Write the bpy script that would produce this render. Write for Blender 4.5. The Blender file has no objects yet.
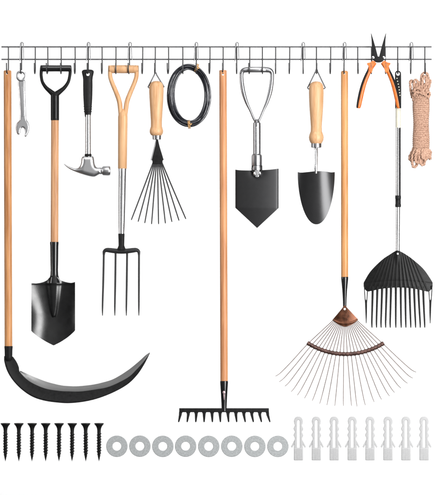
import bpy, bmesh, math, random
from mathutils import Vector, Matrix
import numpy as np
random.seed(7)
S = 0.004                       # one unit of the measured layout is 4 mm
SC = bpy.context.scene
COL = SC.collection
def W(x, y, d=0.0):
    return Vector(((x-217.5)*S, -d*S, (247.5-y)*S))

# ------------------------------------------------------------------ materials
def new_mat(name):
    m = bpy.data.materials.new(name); m.use_nodes = True
    nt = m.node_tree; b = nt.nodes['Principled BSDF']
    return m, nt, b
def plain(name, col, rough=0.5, metal=0.0, spec=0.5, var=0.15, scale=60, bump=0.0, bscale=300, rvar=0.1, stretch=(1,1,1), coat=0.0):
    m, nt, b = new_mat(name)
    b.inputs['Metallic'].default_value = metal
    b.inputs['Specular IOR Level'].default_value = spec
    b.inputs['Coat Weight'].default_value = coat
    b.inputs['Coat Roughness'].default_value = 0.15
    tc = nt.nodes.new('ShaderNodeTexCoord'); mp = nt.nodes.new('ShaderNodeMapping')
    mp.inputs['Scale'].default_value = stretch
    nt.links.new(tc.outputs['Object'], mp.inputs['Vector'])
    n = nt.nodes.new('ShaderNodeTexNoise'); n.inputs['Scale'].default_value = scale; n.inputs['Detail'].default_value = 6
    nt.links.new(mp.outputs['Vector'], n.inputs['Vector'])
    r = nt.nodes.new('ShaderNodeValToRGB')
    r.color_ramp.elements[0].position = 0.3; r.color_ramp.elements[1].position = 0.7
    r.color_ramp.elements[0].color = [max(0, c*(1-var)) for c in col] + [1]
    r.color_ramp.elements[1].color = [min(1, c*(1+var)) for c in col] + [1]
    nt.links.new(n.outputs['Fac'], r.inputs['Fac']); nt.links.new(r.outputs['Color'], b.inputs['Base Color'])
    mr = nt.nodes.new('ShaderNodeMapRange')
    mr.inputs['From Min'].default_value = 0.3; mr.inputs['From Max'].default_value = 0.7
    mr.inputs['To Min'].default_value = max(0.02, rough-rvar); mr.inputs['To Max'].default_value = min(1, rough+rvar)
    nt.links.new(n.outputs['Fac'], mr.inputs['Value']); nt.links.new(mr.outputs['Result'], b.inputs['Roughness'])
    if bump:
        n2 = nt.nodes.new('ShaderNodeTexNoise'); n2.inputs['Scale'].default_value = bscale; n2.inputs['Detail'].default_value = 4
        nt.links.new(mp.outputs['Vector'], n2.inputs['Vector'])
        bp = nt.nodes.new('ShaderNodeBump'); bp.inputs['Strength'].default_value = bump; bp.inputs['Distance'].default_value = 0.001
        nt.links.new(n2.outputs['Fac'], bp.inputs['Height']); nt.links.new(bp.outputs['Normal'], b.inputs['Normal'])
    return m
def wood(name, dark, light, seed, gloss=0.45):
    m, nt, b = new_mat(name)
    L = nt.links.new; N = nt.nodes.new
    tc = N('ShaderNodeTexCoord'); mp = N('ShaderNodeMapping')
    mp.inputs['Location'].default_value = (seed*1.37, seed*0.71, seed*2.3)
    mp.inputs['Scale'].default_value = (1, 1, 0.035)
    L(tc.outputs['Object'], mp.inputs['Vector'])
    n = N('ShaderNodeTexNoise'); n.inputs['Scale'].default_value = 210; n.inputs['Detail'].default_value = 5; n.inputs['Distortion'].default_value = 0.4
    L(mp.outputs['Vector'], n.inputs['Vector'])
    mp2 = N('ShaderNodeMapping'); mp2.inputs['Location'].default_value = (seed*3.1, 0, seed*0.9); mp2.inputs['Scale'].default_value = (1, 1, 0.12)
    L(tc.outputs['Object'], mp2.inputs['Vector'])
    n2 = N('ShaderNodeTexNoise'); n2.inputs['Scale'].default_value = 38; n2.inputs['Detail'].default_value = 3
    L(mp2.outputs['Vector'], n2.inputs['Vector'])
    n3 = N('ShaderNodeTexNoise'); n3.inputs['Scale'].default_value = 900; n3.inputs['Detail'].default_value = 3
    L(mp.outputs['Vector'], n3.inputs['Vector'])
    a = N('ShaderNodeMath'); a.operation = 'MULTIPLY_ADD'; a.inputs[1].default_value = 0.45
    L(n.outputs['Fac'], a.inputs[0])
    a2 = N('ShaderNodeMath'); a2.operation = 'MULTIPLY'; a2.inputs[1].default_value = 0.38
    L(n2.outputs['Fac'], a2.inputs[0]); L(a2.outputs[0], a.inputs[2])
    a3 = N('ShaderNodeMath'); a3.operation = 'MULTIPLY_ADD'; a3.inputs[1].default_value = 0.17
    L(n3.outputs['Fac'], a3.inputs[0]); L(a.outputs[0], a3.inputs[2])
    r = N('ShaderNodeValToRGB')
    e = r.color_ramp.elements
    e[0].position = 0.40; e[1].position = 0.585
    e[0].color = list(dark)+[1]; e[1].color = list(light)+[1]
    L(a3.outputs[0], r.inputs['Fac']); L(r.outputs['Color'], b.inputs['Base Color'])
    b.inputs['Roughness'].default_value = gloss
    b.inputs['Specular IOR Level'].default_value = 0.3
    bp = N('ShaderNodeBump'); bp.inputs['Strength'].default_value = 0.25; bp.inputs['Distance'].default_value = 0.0006
    L(a3.outputs[0], bp.inputs['Height']); L(bp.outputs['Normal'], b.inputs['Normal'])
    return m
M = {}
M['wire']    = plain('rail_wire_steel', (0.075,0.075,0.08), 0.45, 0.3, var=0.25, scale=200)
M['prong']   = plain('hook_dipped_steel', (0.022,0.022,0.024), 0.5, 0.1, var=0.25, scale=200)
M['clip']    = plain('clip_zinc_wire', (0.15,0.15,0.155), 0.35, 0.4, var=0.2, scale=200)
M['chrome']  = plain('chrome_steel', (0.62,0.62,0.63), 0.22, 1.0, var=0.03, scale=80, rvar=0.02)
M['satin']   = plain('satin_steel', (0.50,0.50,0.51), 0.3, 1.0, var=0.025, scale=300, bump=0.03, bscale=900, rvar=0.03)
M['tube']    = plain('brushed_tube_steel', (0.27,0.27,0.28), 0.36, 1.0, var=0.05, scale=60, rvar=0.03)
M['alu']     = plain('aluminium_pole', (0.60,0.60,0.60), 0.24, 1.0, var=0.06, scale=60, stretch=(1,1,0.1))
M['edge']    = plain('ground_blade_edge', (0.29,0.29,0.29), 0.25, 1.0, var=0.03, scale=28, rvar=0.01)
M['gloss']   = plain('gloss_black_paint', (0.004,0.004,0.0045), 0.2, 0.0, spec=0.48, var=0.3, scale=22, bump=0.03, bscale=60, rvar=0.035)
M['shovelm'] = plain('shovel_gloss_enamel', (0.003,0.003,0.0032), 0.27, 0.0, spec=0.5, var=0.3, scale=40, bump=0.04, bscale=200, rvar=0.03)
M['black']   = plain('matt_black_paint', (0.0075,0.0075,0.0078), 0.5, 0.0, spec=0.12, var=0.3, scale=120, bump=0.25, bscale=700)
M['rubber']  = plain('black_rubber', (0.006,0.006,0.0065), 0.55, 0.0, spec=0.2, var=0.3, scale=120, bump=0.3, bscale=900)
M['plastic'] = plain('black_plastic', (0.006,0.006,0.006), 0.4, 0.0, spec=0.11, var=0.2, scale=90, bump=0.06, bscale=400, rvar=0.04)
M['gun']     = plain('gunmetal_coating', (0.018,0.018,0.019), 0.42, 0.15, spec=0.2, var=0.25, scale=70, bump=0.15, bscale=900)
M['trowelm'] = plain('trowel_enamel', (0.023,0.023,0.024), 0.26, 0.6, spec=0.5, var=0.04, scale=60, bump=0.015, bscale=900, rvar=0.008)
M['spadem']  = plain('dark_grey_coating', (0.027,0.027,0.028), 0.4, 0.75, spec=0.3, var=0.03, scale=60, bump=0.03, bscale=900, rvar=0.008)
M['bronze']  = plain('copper_brown_plate', (0.085,0.030,0.014), 0.36, 0.75, var=0.5, scale=45, bump=0.2, bscale=300)
M['bronzed'] = plain('dark_bronze_band', (0.085,0.042,0.034), 0.4, 0.5, var=0.5, scale=60, bump=0.2, bscale=300)
M['tinew']   = plain('spring_wire_steel', (0.14,0.105,0.095), 0.5, 0.2, var=0.25, scale=100)
M['cream']   = plain('cream_sleeve', (0.47,0.455,0.375), 0.5, 0, spec=0.3, var=0.04, scale=60)
M['orange']  = plain('orange_grip', (0.52,0.115,0.014), 0.42, 0, spec=0.4, var=0.22, scale=60, bump=0.2, bscale=500)
M['washer']  = plain('galvanised_washer', (0.265,0.276,0.279), 0.5, 0.15, spec=0.3, var=0.16, scale=170, bump=0.3, bscale=700)
M['nylon']   = plain('pale_nylon', (0.33,0.33,0.332), 0.5, 0, spec=0.3, var=0.05, scale=120)
M['tie']     = plain('tan_paper_tie', (0.42,0.24,0.10), 0.6, 0, spec=0.2, var=0.3, scale=200)
M['coil']    = plain('dark_enamel_wire', (0.010,0.011,0.016), 0.3, 0.25, spec=0.6, var=0.3, scale=60)
M['pinkrivet'] = plain('worn_rivet', (0.42,0.30,0.32), 0.45, 0.6, var=0.2, scale=200)
M['screw']   = plain('phosphate_black', (0.006,0.006,0.006), 0.45, 0.0, spec=0.15, var=0.3, scale=300)
M['wall']    = plain('white_backdrop', (0.92,0.92,0.92), 0.9, 0, spec=0.0, var=0.005, scale=3)
M['wood_a'] = wood('orange_oiled_wood', (0.29,0.112,0.034), (0.49,0.235,0.092), 1)
M['wood_b'] = wood('pink_tan_wood', (0.33,0.155,0.072), (0.52,0.285,0.145), 2)
M['wood_c'] = wood('pale_ash_wood', (0.42,0.215,0.095), (0.56,0.335,0.175), 3)
M['wood_d'] = wood('beech_wood', (0.42,0.225,0.105), (0.56,0.335,0.18), 4)
M['wood_e'] = wood('beech_wood_warm', (0.42,0.225,0.105), (0.56,0.335,0.18), 5)
M['wood_f'] = wood('red_tan_wood', (0.34,0.140,0.058), (0.50,0.235,0.105), 6)
M['wood_g'] = wood('amber_wood', (0.37,0.155,0.050), (0.54,0.27,0.105), 7)
def rope_mat():
    m, nt, b = new_mat('braided_rope')
    L = nt.links.new; N = nt.nodes.new
    tc = N('ShaderNodeTexCoord')
    w = N('ShaderNodeTexNoise'); w.inputs['Scale'].default_value = 330; w.inputs['Detail'].default_value = 5
    L(tc.outputs['Object'], w.inputs['Vector'])
    r = N('ShaderNodeValToRGB'); e = r.color_ramp.elements
    e[0].position = 0.36; e[1].position = 0.56
    e[0].color = (0.17,0.082,0.052,1); e[1].color = (0.45,0.285,0.208,1)
    L(w.outputs['Fac'], r.inputs['Fac']); L(r.outputs['Color'], b.inputs['Base Color'])
    b.inputs['Roughness'].default_value = 0.9; b.inputs['Specular IOR Level'].default_value = 0.15
    v = N('ShaderNodeTexVoronoi'); v.inputs['Scale'].default_value = 420
    L(tc.outputs['Object'], v.inputs['Vector'])
    bp = N('ShaderNodeBump'); bp.inputs['Strength'].default_value = 0.6; bp.inputs['Distance'].default_value = 0.0009
    L(v.outputs['Distance'], bp.inputs['Height']); L(bp.outputs['Normal'], b.inputs['Normal'])
    return m
M['rope'] = rope_mat()

# ------------------------------------------------------------------ scene objects
def thing(name, label, cat, x, y, d=0, group=None, kind=None):
    o = bpy.data.objects.new(name, None); COL.objects.link(o)
    o.empty_display_size = 0.02
    o.location = W(x, y, d); tag(o, label, cat, group, kind)
    return o
def tag(o, label=None, cat=None, group=None, kind=None):
    if label: o['label'] = label
    if cat: o['category'] = cat
    if group: o['group'] = group
    if kind: o['kind'] = kind
def root_loc(p):
    v = Vector((0,0,0))
    while p is not None:
        v += p.location; p = p.parent
    return v
def obj(name, bm, mat, parent=None, origin=None, angle=40, bev=0.0, label=None):
    """bm holds layout coordinates (x, y, d); origin=(x,y,d) moves the object's own origin there"""
    o_w = W(*origin) if origin else (root_loc(parent) if parent else Vector((0,0,0)))
    for v in bm.verts:
        v.co = W(*v.co) - o_w
    bmesh.ops.recalc_face_normals(bm, faces=bm.faces)
    if bev:
        es = [e for e in bm.edges if len(e.link_faces) == 2 and e.calc_face_angle(0) > 0.6]
        bmesh.ops.bevel(bm, geom=es, offset=bev*S, segments=3, profile=0.6, affect='EDGES', clamp_overlap=True)
    me = bpy.data.meshes.new(name); bm.to_mesh(me); bm.free()
    for p in me.polygons: p.use_smooth = True
    me.set_sharp_from_angle(angle=math.radians(angle))
    me.materials.append(M[mat])
    o = bpy.data.objects.new(name, me); COL.objects.link(o)
    if parent:
        o.parent = parent
        o.location = o_w - root_loc(parent)
    else:
        o.location = o_w
    if label: o['label'] = label
    return o
def B(): return bmesh.new()
def catmull(pts, n=8, closed=False):
    P = [Vector(p) for p in pts]; out = []; k = len(P)
    rng = range(k if closed else k-1)
    for i in rng:
        if closed: p0, p1, p2, p3 = P[(i-1) % k], P[i], P[(i+1) % k], P[(i+2) % k]
        else: p0, p1, p2, p3 = P[max(i-1,0)], P[i], P[i+1], P[min(i+2,k-1)]
        for j in range(n):
            t = j/n
            out.append(0.5*((2*p1) + (p2-p0)*t + (2*p0-5*p1+4*p2-p3)*t*t + (3*p1-p0-3*p2+p3)*t**3))
    if not closed: out.append(P[-1])
    return out
def tube(bm, pts, rad, seg=12, closed=False, flat=1.0, smooth=0):
    """sweep a round (or flat: thinner in depth) section; rad number, list or 4th coordinate"""
    P = [Vector(p[:3]) for p in pts]
    R = list(rad) if hasattr(rad, '__len__') else [rad]*len(P)
    if smooth:
        Q = catmull([tuple(p)+(r,) for p, r in zip([tuple(p) for p in P], R)], smooth, closed)
        P = [Vector(q[:3]) for q in Q]; R = [q[3] for q in Q]
    n = len(P); rings = []; up = None
    for i in range(n):
        a = P[(i-1) % n] if (closed or i > 0) else P[i]
        b = P[(i+1) % n] if (closed or i < n-1) else P[i]
        t = (b-a).normalized()
        if up is None:
            up = Vector((0,0,1)) if abs(t.z) < 0.9 else Vector((1,0,0))
        side = t.cross(up)
        if side.length < 1e-4: side = t.orthogonal()
        side.normalize(); up = side.cross(t).normalized()
        ring = []
        for k in range(seg):
            an = 2*math.pi*k/seg
            ring.append(bm.verts.new(P[i] + side*math.cos(an)*R[i] + up*math.sin(an)*R[i]*flat))
        rings.append(ring)
    for i in range(n if closed else n-1):
        r0, r1 = rings[i], rings[(i+1) % n]
        for k in range(seg):
            bm.faces.new((r0[k], r0[(k+1)%seg], r1[(k+1)%seg], r1[k]))
    if not closed:
        bm.faces.new(rings[0]); bm.faces.new(rings[-1])
    return bm
def lathe(bm, prof, cx, d, seg=32, dscale=1.0, tilt=0.0):
    """prof: (y, r) down a vertical axis; tilt = x shift per unit y from the first row"""
    y0 = prof[0][0]; rings = []
    for y, r in prof:
        c = cx + (y-y0)*tilt
        if r < 1e-4: rings.append([bm.verts.new((c, y, d))])
        else: rings.append([bm.verts.new((c+r*math.cos(2*math.pi*k/seg), y, d+dscale*r*math.sin(2*math.pi*k/seg))) for k in range(seg)])
    for a, b in zip(rings, rings[1:]):
        for k in range(seg):
            k2 = (k+1) % seg
            if len(a) == 1 and len(b) == 1: continue
            if len(a) == 1: bm.faces.new((a[0], b[k], b[k2]))
            elif len(b) == 1: bm.faces.new((a[k], a[k2], b[0]))
            else: bm.faces.new((a[k], a[k2], b[k2], b[k]))
    if len(rings[0]) > 1: bm.faces.new(rings[0])
    if len(rings[-1]) > 1: bm.faces.new(rings[-1])
    return bm
def lathe_x(bm, prof, cy, d, seg=28):
    rings = [[bm.verts.new((x, cy+r*math.cos(2*math.pi*k/seg), d+r*math.sin(2*math.pi*k/seg))) for k in range(seg)] for x, r in prof]
    for a, b in zip(rings, rings[1:]):
        for k in range(seg): bm.faces.new((a[k], a[(k+1)%seg], b[(k+1)%seg], b[k]))
    bm.faces.new(rings[0]); bm.faces.new(rings[-1]); return bm
def lathe_d(bm, prof, cx, cy, seg=24, sx=1.0, sy=1.0):
    """axis towards the viewer: prof (d, r); last ring joins first if profile is a loop"""
    loop = prof[0] == prof[-1]
    pr = prof[:-1] if loop else prof
    rings = []
    for d, r in pr:
        if r < 1e-4: rings.append([bm.verts.new((cx, cy, d))])
        else: rings.append([bm.verts.new((cx+sx*r*math.cos(2*math.pi*k/seg), cy+sy*r*math.sin(2*math.pi*k/seg), d)) for k in range(seg)])
    prs = list(zip(rings, rings[1:])) + ([(rings[-1], rings[0])] if loop else [])
    for a, b in prs:
        for k in range(seg):
            k2 = (k+1) % seg
            if len(a) == 1: bm.faces.new((a[0], b[k], b[k2]))
            elif len(b) == 1: bm.faces.new((a[k], a[k2], b[0]))
            else: bm.faces.new((a[k], a[k2], b[k2], b[k]))
    if not loop:
        if len(rings[0]) > 1: bm.faces.new(rings[0])
        if len(rings[-1]) > 1: bm.faces.new(rings[-1])
    return bm
def slab(bm, out, d0, d1, dfun=None):
    f = [bm.verts.new((x, y, d1)) for x, y in out]; b = [bm.verts.new((x, y, d0)) for x, y in out]
    if dfun:
        m = (d0+d1)/2
        for v in f+b: v.co.z = m + (v.co.z-m)*dfun(v.co.x, v.co.y)
    n = len(out)
    bm.faces.new(f); bm.faces.new(b[::-1])
    for i in range(n): bm.faces.new((f[i], b[i], b[(i+1)%n], f[(i+1)%n]))
    return bm
def box(bm, x0, x1, y0, y1, d0, d1):
    return slab(bm, [(x0,y0),(x1,y0),(x1,y1),(x0,y1)], d0, d1)
def puff(bm, out, d, h, wmax=3.0, hfun=None, step=0.42):
    """a closed flat outline with a rounded, crowned face front and back"""
    from mathutils.geometry import delaunay_2d_cdt
    n = len(out); A = np.array(out); Bn = np.roll(A, -1, axis=0); E = Bn-A; EE = (E**2).sum(1)+1e-12
    def dist(x, y):
        p = np.array((x, y)); t = np.clip(((p-A)*E).sum(1)/EE, 0, 1)
        return float(np.sqrt((((A+E*t[:, None])-p)**2).sum(1)).min())
    def inside(x, y):
        c = ((A[:,1] > y) != (Bn[:,1] > y)) & (x < (Bn[:,0]-A[:,0])*(y-A[:,1])/(Bn[:,1]-A[:,1]+1e-12)+A[:,0])
        return bool(c.sum() % 2)
    V = [Vector(p) for p in out]; x0, y0 = A.min(0); x1, y1 = A.max(0)
    for a in range(int((x1-x0)/step)+1):
        for b in range(int((y1-y0)/step)+1):
            x, y = x0+(a+0.5*(b % 2))*step, y0+b*step
            if inside(x, y) and dist(x, y) > 0.3*step: V.append(Vector((x, y)))
    vs, es, fs = delaunay_2d_cdt(V, [], [list(range(n))], 1, 1e-5)[:3]
    up = []; dn = []; rim = {}
    for v in vs:
        e = dist(v.x, v.y); q = min(e/wmax, 1.0)
        hh = h*math.sqrt(max(0, 1-(1-q)**2))*(hfun(v.x, v.y) if hfun else 1)
        up.append(bm.verts.new((v.x, v.y, d+0.12*h+0.88*hh))); dn.append(bm.verts.new((v.x, v.y, d-0.12*h-0.88*hh)))
    cnt = {}
    for f in fs:
        bm.faces.new([up[k] for k in f]); bm.faces.new([dn[k] for k in f][::-1])
        for a, b in zip(f, list(f[1:])+[f[0]]): cnt[tuple(sorted((a, b)))] = cnt.get(tuple(sorted((a, b))), 0)+1
    for (a, b), c in cnt.items():
        if c == 1: bm.faces.new((up[a], up[b], dn[b], dn[a]))
    return bm
def smooth2(out, n=5, closed=True):
    return [(p.x, p.y) for p in catmull([(x, y, 0) for x, y in out], n, closed)]
def sheet(bm, x0, x1, ytop, ybot, dfun, th, nu=48, nv=40, cosx=False):
    F = []; K = []
    for i in range(nu+1):
        t = i/nu
        if cosx: t = 0.5-0.5*math.cos(math.pi*t)
        x = x0+(x1-x0)*t; a, b = ytop(x), ybot(x)
        cf = []; cb = []
        for j in range(nv+1):
            y = a+(b-a)*j/nv; d = dfun(x, y)
            cf.append(bm.verts.new((x, y, d))); cb.append(bm.verts.new((x, y, d-th)))
        F.append(cf); K.append(cb)
    for i in range(nu):
        for j in range(nv):
            bm.faces.new((F[i][j], F[i+1][j], F[i+1][j+1], F[i][j+1]))
            bm.faces.new((K[i][j], K[i][j+1], K[i+1][j+1], K[i+1][j]))
        bm.faces.new((F[i][0], K[i][0], K[i+1][0], F[i+1][0]))
        bm.faces.new((F[i][nv], F[i+1][nv], K[i+1][nv], K[i][nv]))
    for j in range(nv):
        bm.faces.new((F[0][j], F[0][j+1], K[0][j+1], K[0][j]))
        bm.faces.new((F[nu][j], K[nu][j], K[nu][j+1], F[nu][j+1]))
    return bm
def interp(pts):
    xs = [p[0] for p in pts]; ys = [p[1] for p in pts]
    D = catmull([(x, y, 0) for x, y in pts], 10)
    X = [p.x for p in D]; Y = [p.y for p in D]
    return lambda x: float(np.interp(x, X, Y))
def resample(pts, n):
    D = catmull([(x, y, 0) for x, y in pts], 12)
    L = [0]
    for a, b in zip(D, D[1:]): L.append(L[-1]+(b-a).length)
    out = []
    for i in range(n):
        s = L[-1]*i/(n-1)
        out.append((float(np.interp(s, L, [p.x for p in D])), float(np.interp(s, L, [p.y for p in D]))))
    return out
def drill(o, x, y, r, d0=-20, d1=40):
    """bore a real hole front to back through a finished part"""
    bm = B(); lathe_d(bm, [(d0, r), (d1, r)], x, y, 20)
    for v in bm.verts: v.co = W(*v.co)
    bmesh.ops.recalc_face_normals(bm, faces=bm.faces)
    me = bpy.data.meshes.new('bore'); bm.to_mesh(me); bm.free()
    c = bpy.data.objects.new('bore', me); COL.objects.link(c)
    md = o.modifiers.new('b', 'BOOLEAN'); md.object = c; md.operation = 'DIFFERENCE'; md.solver = 'EXACT'
    bpy.context.view_layer.update()
    dg = bpy.context.evaluated_depsgraph_get()
    nm = bpy.data.meshes.new_from_object(o.evaluated_get(dg))
    o.modifiers.clear(); old = o.data; o.data = nm
    nm.name = o.name
    bpy.data.objects.remove(c); bpy.data.meshes.remove(me)
    for p in nm.polygons: p.use_smooth = True
    nm.set_sharp_from_angle(angle=math.radians(40))

# ------------------------------------------------------------------ backdrop
bm = B(); WALL_D = -600.0
f = [bm.verts.new(c) for c in ((-400,-500,WALL_D),(835,-500,WALL_D),(835,1000,WALL_D),(-400,1000,WALL_D))]
bm.faces.new(f)
o = obj('wall', bm, 'wall'); tag(o, kind='structure')

# ------------------------------------------------------------------ hook rail
rail = thing('hook_rail', 'long grey wire rail with a row of hooks holding up all the tools', 'hook rail', 1, 59, 0)
for yy in (46.5, 59.0):
    bm = B(); tube(bm, [(1, yy, 0), (432, yy, 0)], 0.72, 10); obj('rail_wire', bm, 'wire', rail)
HX = [8.1,21.3,35,47.6,61,75,88.1,102,115.8,129.4,142.6,155.2,168.6,182.8,196.3,210,223.2,236.8,249.8,262.5,275.8,289.8,303.2,316.6,330.9,344.4,358,371.8,385.6,398,411.4,425.2]
DF = 12.0
def hook_bm(jx):
    bm = B(); pts = [(0, 46.5, 0.9), (0, 60, 0.9), (0, 67.8, 0.9)]
    for k in range(1, 9):
        a = math.pi*k/9
        pts.append((-0.12*k/1.0*jx, 67.8+5.9*math.sin(a), 0.9+(DF-0.9)*(0.5-0.5*math.cos(a))))
    pts += [(-1.0*jx, 67.6, DF), (-1.05*jx, 63.2, DF)]
    tube(bm, pts, 0.62, 8)
    return bm
hook0 = obj('hook', hook_bm(1.0), 'prong', rail, origin=(0, 59, 0))
hook1 = obj('hook', hook_bm(0.25), 'prong', rail, origin=(0, 59, 0))
first = {0: True, 1: True}
for i, hx in enumerate(HX):
    w = 1 if i % 3 else 0
    src = (hook0, hook1)[w]
    if first[w]: h = src; first[w] = False
    else:
        h = src.copy(); COL.objects.link(h); h.parent = rail
    h.location = W(hx, 59, 0) - rail.location
    h.rotation_euler = (0, math.radians(random.uniform(-0.5, 0.5)), math.radians(random.uniform(-2, 2)))

CX = [21.6,88.3,129.8,196.3,237,303.3,344.7,411.6]
CL = ['small bent wire clip on the rail right above the wrench',
      'small bent wire clip on the rail above the black hammer grip',
      'small bent wire clip on the rail above the wooden fork handle',
      'small bent wire clip on the rail above the round wire coil',
      'small bent wire clip on the rail between the long bow rake and the folding spade',
      'small bent wire clip on the rail just left of the trowel hook',
      'small bent wire clip on the rail above the brown fan leaf rake handle',
      'small bent wire clip on the rail above the left side of the rope bundle']
def clip_bm():
    bm = B(); pts = [(-2.1, 61, 1.9), (-1.9, 56, 2.0), (-1.55, 46, 2.3), (-1.45, 43.9, 2.2)]
    for k in range(1, 6):
        a = math.pi*k/6; pts.append((-1.45*math.cos(a), 43.9-1.9*math.sin(a), 1.9))
    pts += [(1.45, 43.9, 2.0), (1.55, 46, 2.3), (1.9, 56, 2.1), (2.1, 60, 1.9)]
    tube(bm, pts, 0.42, 8)
    # the returning leg behind the rail, down to the lower wire
    tube(bm, [(-0.6, 42.4, 1.4), (-0.75, 44, -1.6), (-0.95, 52, -1.7), (-1.0, 59.2, -1.7)], 0.36, 8, smooth=3)
    return bm
c0 = None
for i, cx in enumerate(CX):
    if c0 is None: c = c0 = obj('wire_clip', clip_bm(), 'clip', origin=(0, 59, 0))
    else: c = c0.copy(); COL.objects.link(c)
    c.location = W(cx, 59, 0)
    tag(c, CL[i], 'wire clip', 'wire clips fixing the rail to the wall')

TD = 6.4        # depth of the hung tools, between rod and prong
def pole(parent, cx, y0, y1, r, mat, tilt=0.0, round_top=1.0, name='handle', d=TD, r1=None, seg=32):
    r1 = r if r1 is None else r1
    pr = [(y0, r-round_top), (y0+0.35*round_top, r-0.3*round_top), (y0+round_top, r)]
    n = 40
    for k in range(1, n+1): pr.append((y0+round_top+(y1-y0-round_top)*k/n, r+(r1-r)*k/n))
    bm = B(); lathe(bm, pr, cx, d, seg, tilt=tilt)
    return obj(name, bm, mat, parent)

# ------------------------------------------------------------------ 1 sickle scythe
t = thing('scythe', 'long orange wood handled scythe with curved black blade ending near the shovel', 'scythe', 7.4, 346, TD)
h = pole(t, 7.5, 70.4, 347, 3.85, 'wood_a', tilt=0.0034, round_top=0.9)
drill(h, 7.1, 73.6, 1.05)
bm = B(); lathe(bm, [(346.0,3.9),(346.3,4.15),(347.2,4.2),(350,3.95),(357,3.8),(359,3.7),(361,2.6)], 8.5, TD, 28)
obj('socket', bm, 'black', t)
Oc = [(4.2,356),(4.3,361.5),(7.4,371.4),(13.6,381.2),(22.7,390.3),(33.3,397.1),(45.5,400.9),(60,402.8),(70.7,403.1),(84.5,401.6),(98.3,398.3),(113.8,392.2),(127.6,384.3),(137.2,374.9),(144.1,364.6),(150,353.2)]
Bc = [(12.9,356.6),(16.6,362.0),(18.8,367.2),(19.9,372.1),(27.3,379.7),(36.4,385),(47,388.9),(60,390.9),(67.9,391.3),(80.3,391.4),(95.5,389.4),(110,386.3),(127.6,377.6),(137.2,368.8),(144.1,361.0),(149.9,353.1)]
Ic = [(20.0,370.6),(27.3,374.0),(36,377.8),(47,381.9),(60,385.1),(68,386.0),(77.6,386.2),(91.4,384.8),(102,382.6),(113.8,378.8),(127.6,370.4),(138.6,361.6),(145.5,355.3),(149.7,352.4)]
n = 120
O_, B_ = resample(Oc, n), resample(Bc, n)
bm = B(); ring = []
for i in range(n):
    k = min(1, (n-1-i)/8+0.12)
    (ox, oy), (bx, by) = O_[i], B_[i]
    row = []
    for f_, dd in ((0,0.7),(0.04,1.5),(0.12,1.7),(0.2,1.15),(0.85,0.75),(1,0.45),(1,-0.45),(0.5,-0.6),(0,-0.9)):
        row.append(bm.verts.new((ox+(bx-ox)*f_, oy+(by-oy)*f_, TD+dd*k)))
    ring.append(row)
for a, b in zip(ring, ring[1:]):
    m_ = len(a)
    for k in range(m_): bm.faces.new((a[k], a[(k+1)%m_], b[(k+1)%m_], b[k]))
bm.faces.new(ring[0]); bm.faces.new(ring[-1])
bl = obj('blade', bm, 'black', t, angle=50)
B2 = resample(Bc[3:], n); I_ = resample(Ic, n); bm = B(); ring = []
for i in range(n):
    k = min(1, (n-1-i)/8+0.1)
    (ox, oy), (bx, by) = B2[i], I_[i]
    ox -= (bx-ox)*0.05; oy -= (by-oy)*0.05
    row = []
    dr = 0.34*math.hypot(bx-ox, by-oy)*math.exp(-(i/n/0.24)**2)
    for f_, dd in ((0,0.42),(0.25,0.50-dr*0.2),(0.6,0.34-dr*0.6),(1,0.03-dr),(1,-0.03-dr),(0,-0.4)):
        row.append(bm.verts.new((ox+(bx-ox)*f_, oy+(by-oy)*f_, TD+dd*k)))
    ring.append(row)
for a, b in zip(ring, ring[1:]):
    m_ = len(a)
    for k in range(m_): bm.faces.new((a[k], a[(k+1)%m_], b[(k+1)%m_], b[k]))
bm.faces.new(ring[0]); bm.faces.new(ring[-1])
obj('cutting_edge', bm, 'edge', bl, angle=30)

# ------------------------------------------------------------------ 2 wrench
t = thing('wrench', 'small silver combination wrench hanging by its ring end', 'wrench', 22, 75.5, TD)
bm = B()
body = [(18.3,80.6),(24.6,80.2),(25.0,86),(25.5,100),(26.1,115),(26.5,119.5),(28.2,122.5),(29.2,126),(29.0,130.5),(27.6,134),(26.0,136.6),(24.7,136.2),(24.6,132.5),(24.3,129.2),(22.9,127.6),(21.3,128.4),(20.4,131),(19.7,134),(17.7,134.4),(16.1,131),(15.6,127),(16.9,123.2),(19.4,120.4),(19.9,118),(19.5,105),(18.8,92)]
puff(bm, smooth2(body, 5), TD, 1.3, 1.7)
obj('handle', bm, 'satin', t, angle=60)
bm = B()
lathe_d(bm, [(TD-2.1,4.4),(TD-1.6,5.3),(TD+1.6,5.3),(TD+2.1,4.5),(TD+2.1,3.3),(TD+1.7,2.85),(TD-1.7,2.85),(TD-2.1,3.3),(TD-2.1,4.4)], 21.2, 75.9, 36, 1.0, 1.08)
obj('ring_end', bm, 'satin', t, angle=50)
bm = B(); slab(bm, smooth2([(20.4,87.5),(23.2,87.3),(23.9,92),(24.4,112),(24.3,115.5),(22.9,117),(21.6,115.6),(21.0,104),(20.3,91)],3), TD+1.3, TD+1.62)
obj('raised_panel', bm, 'satin', t, bev=0.12)

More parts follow.
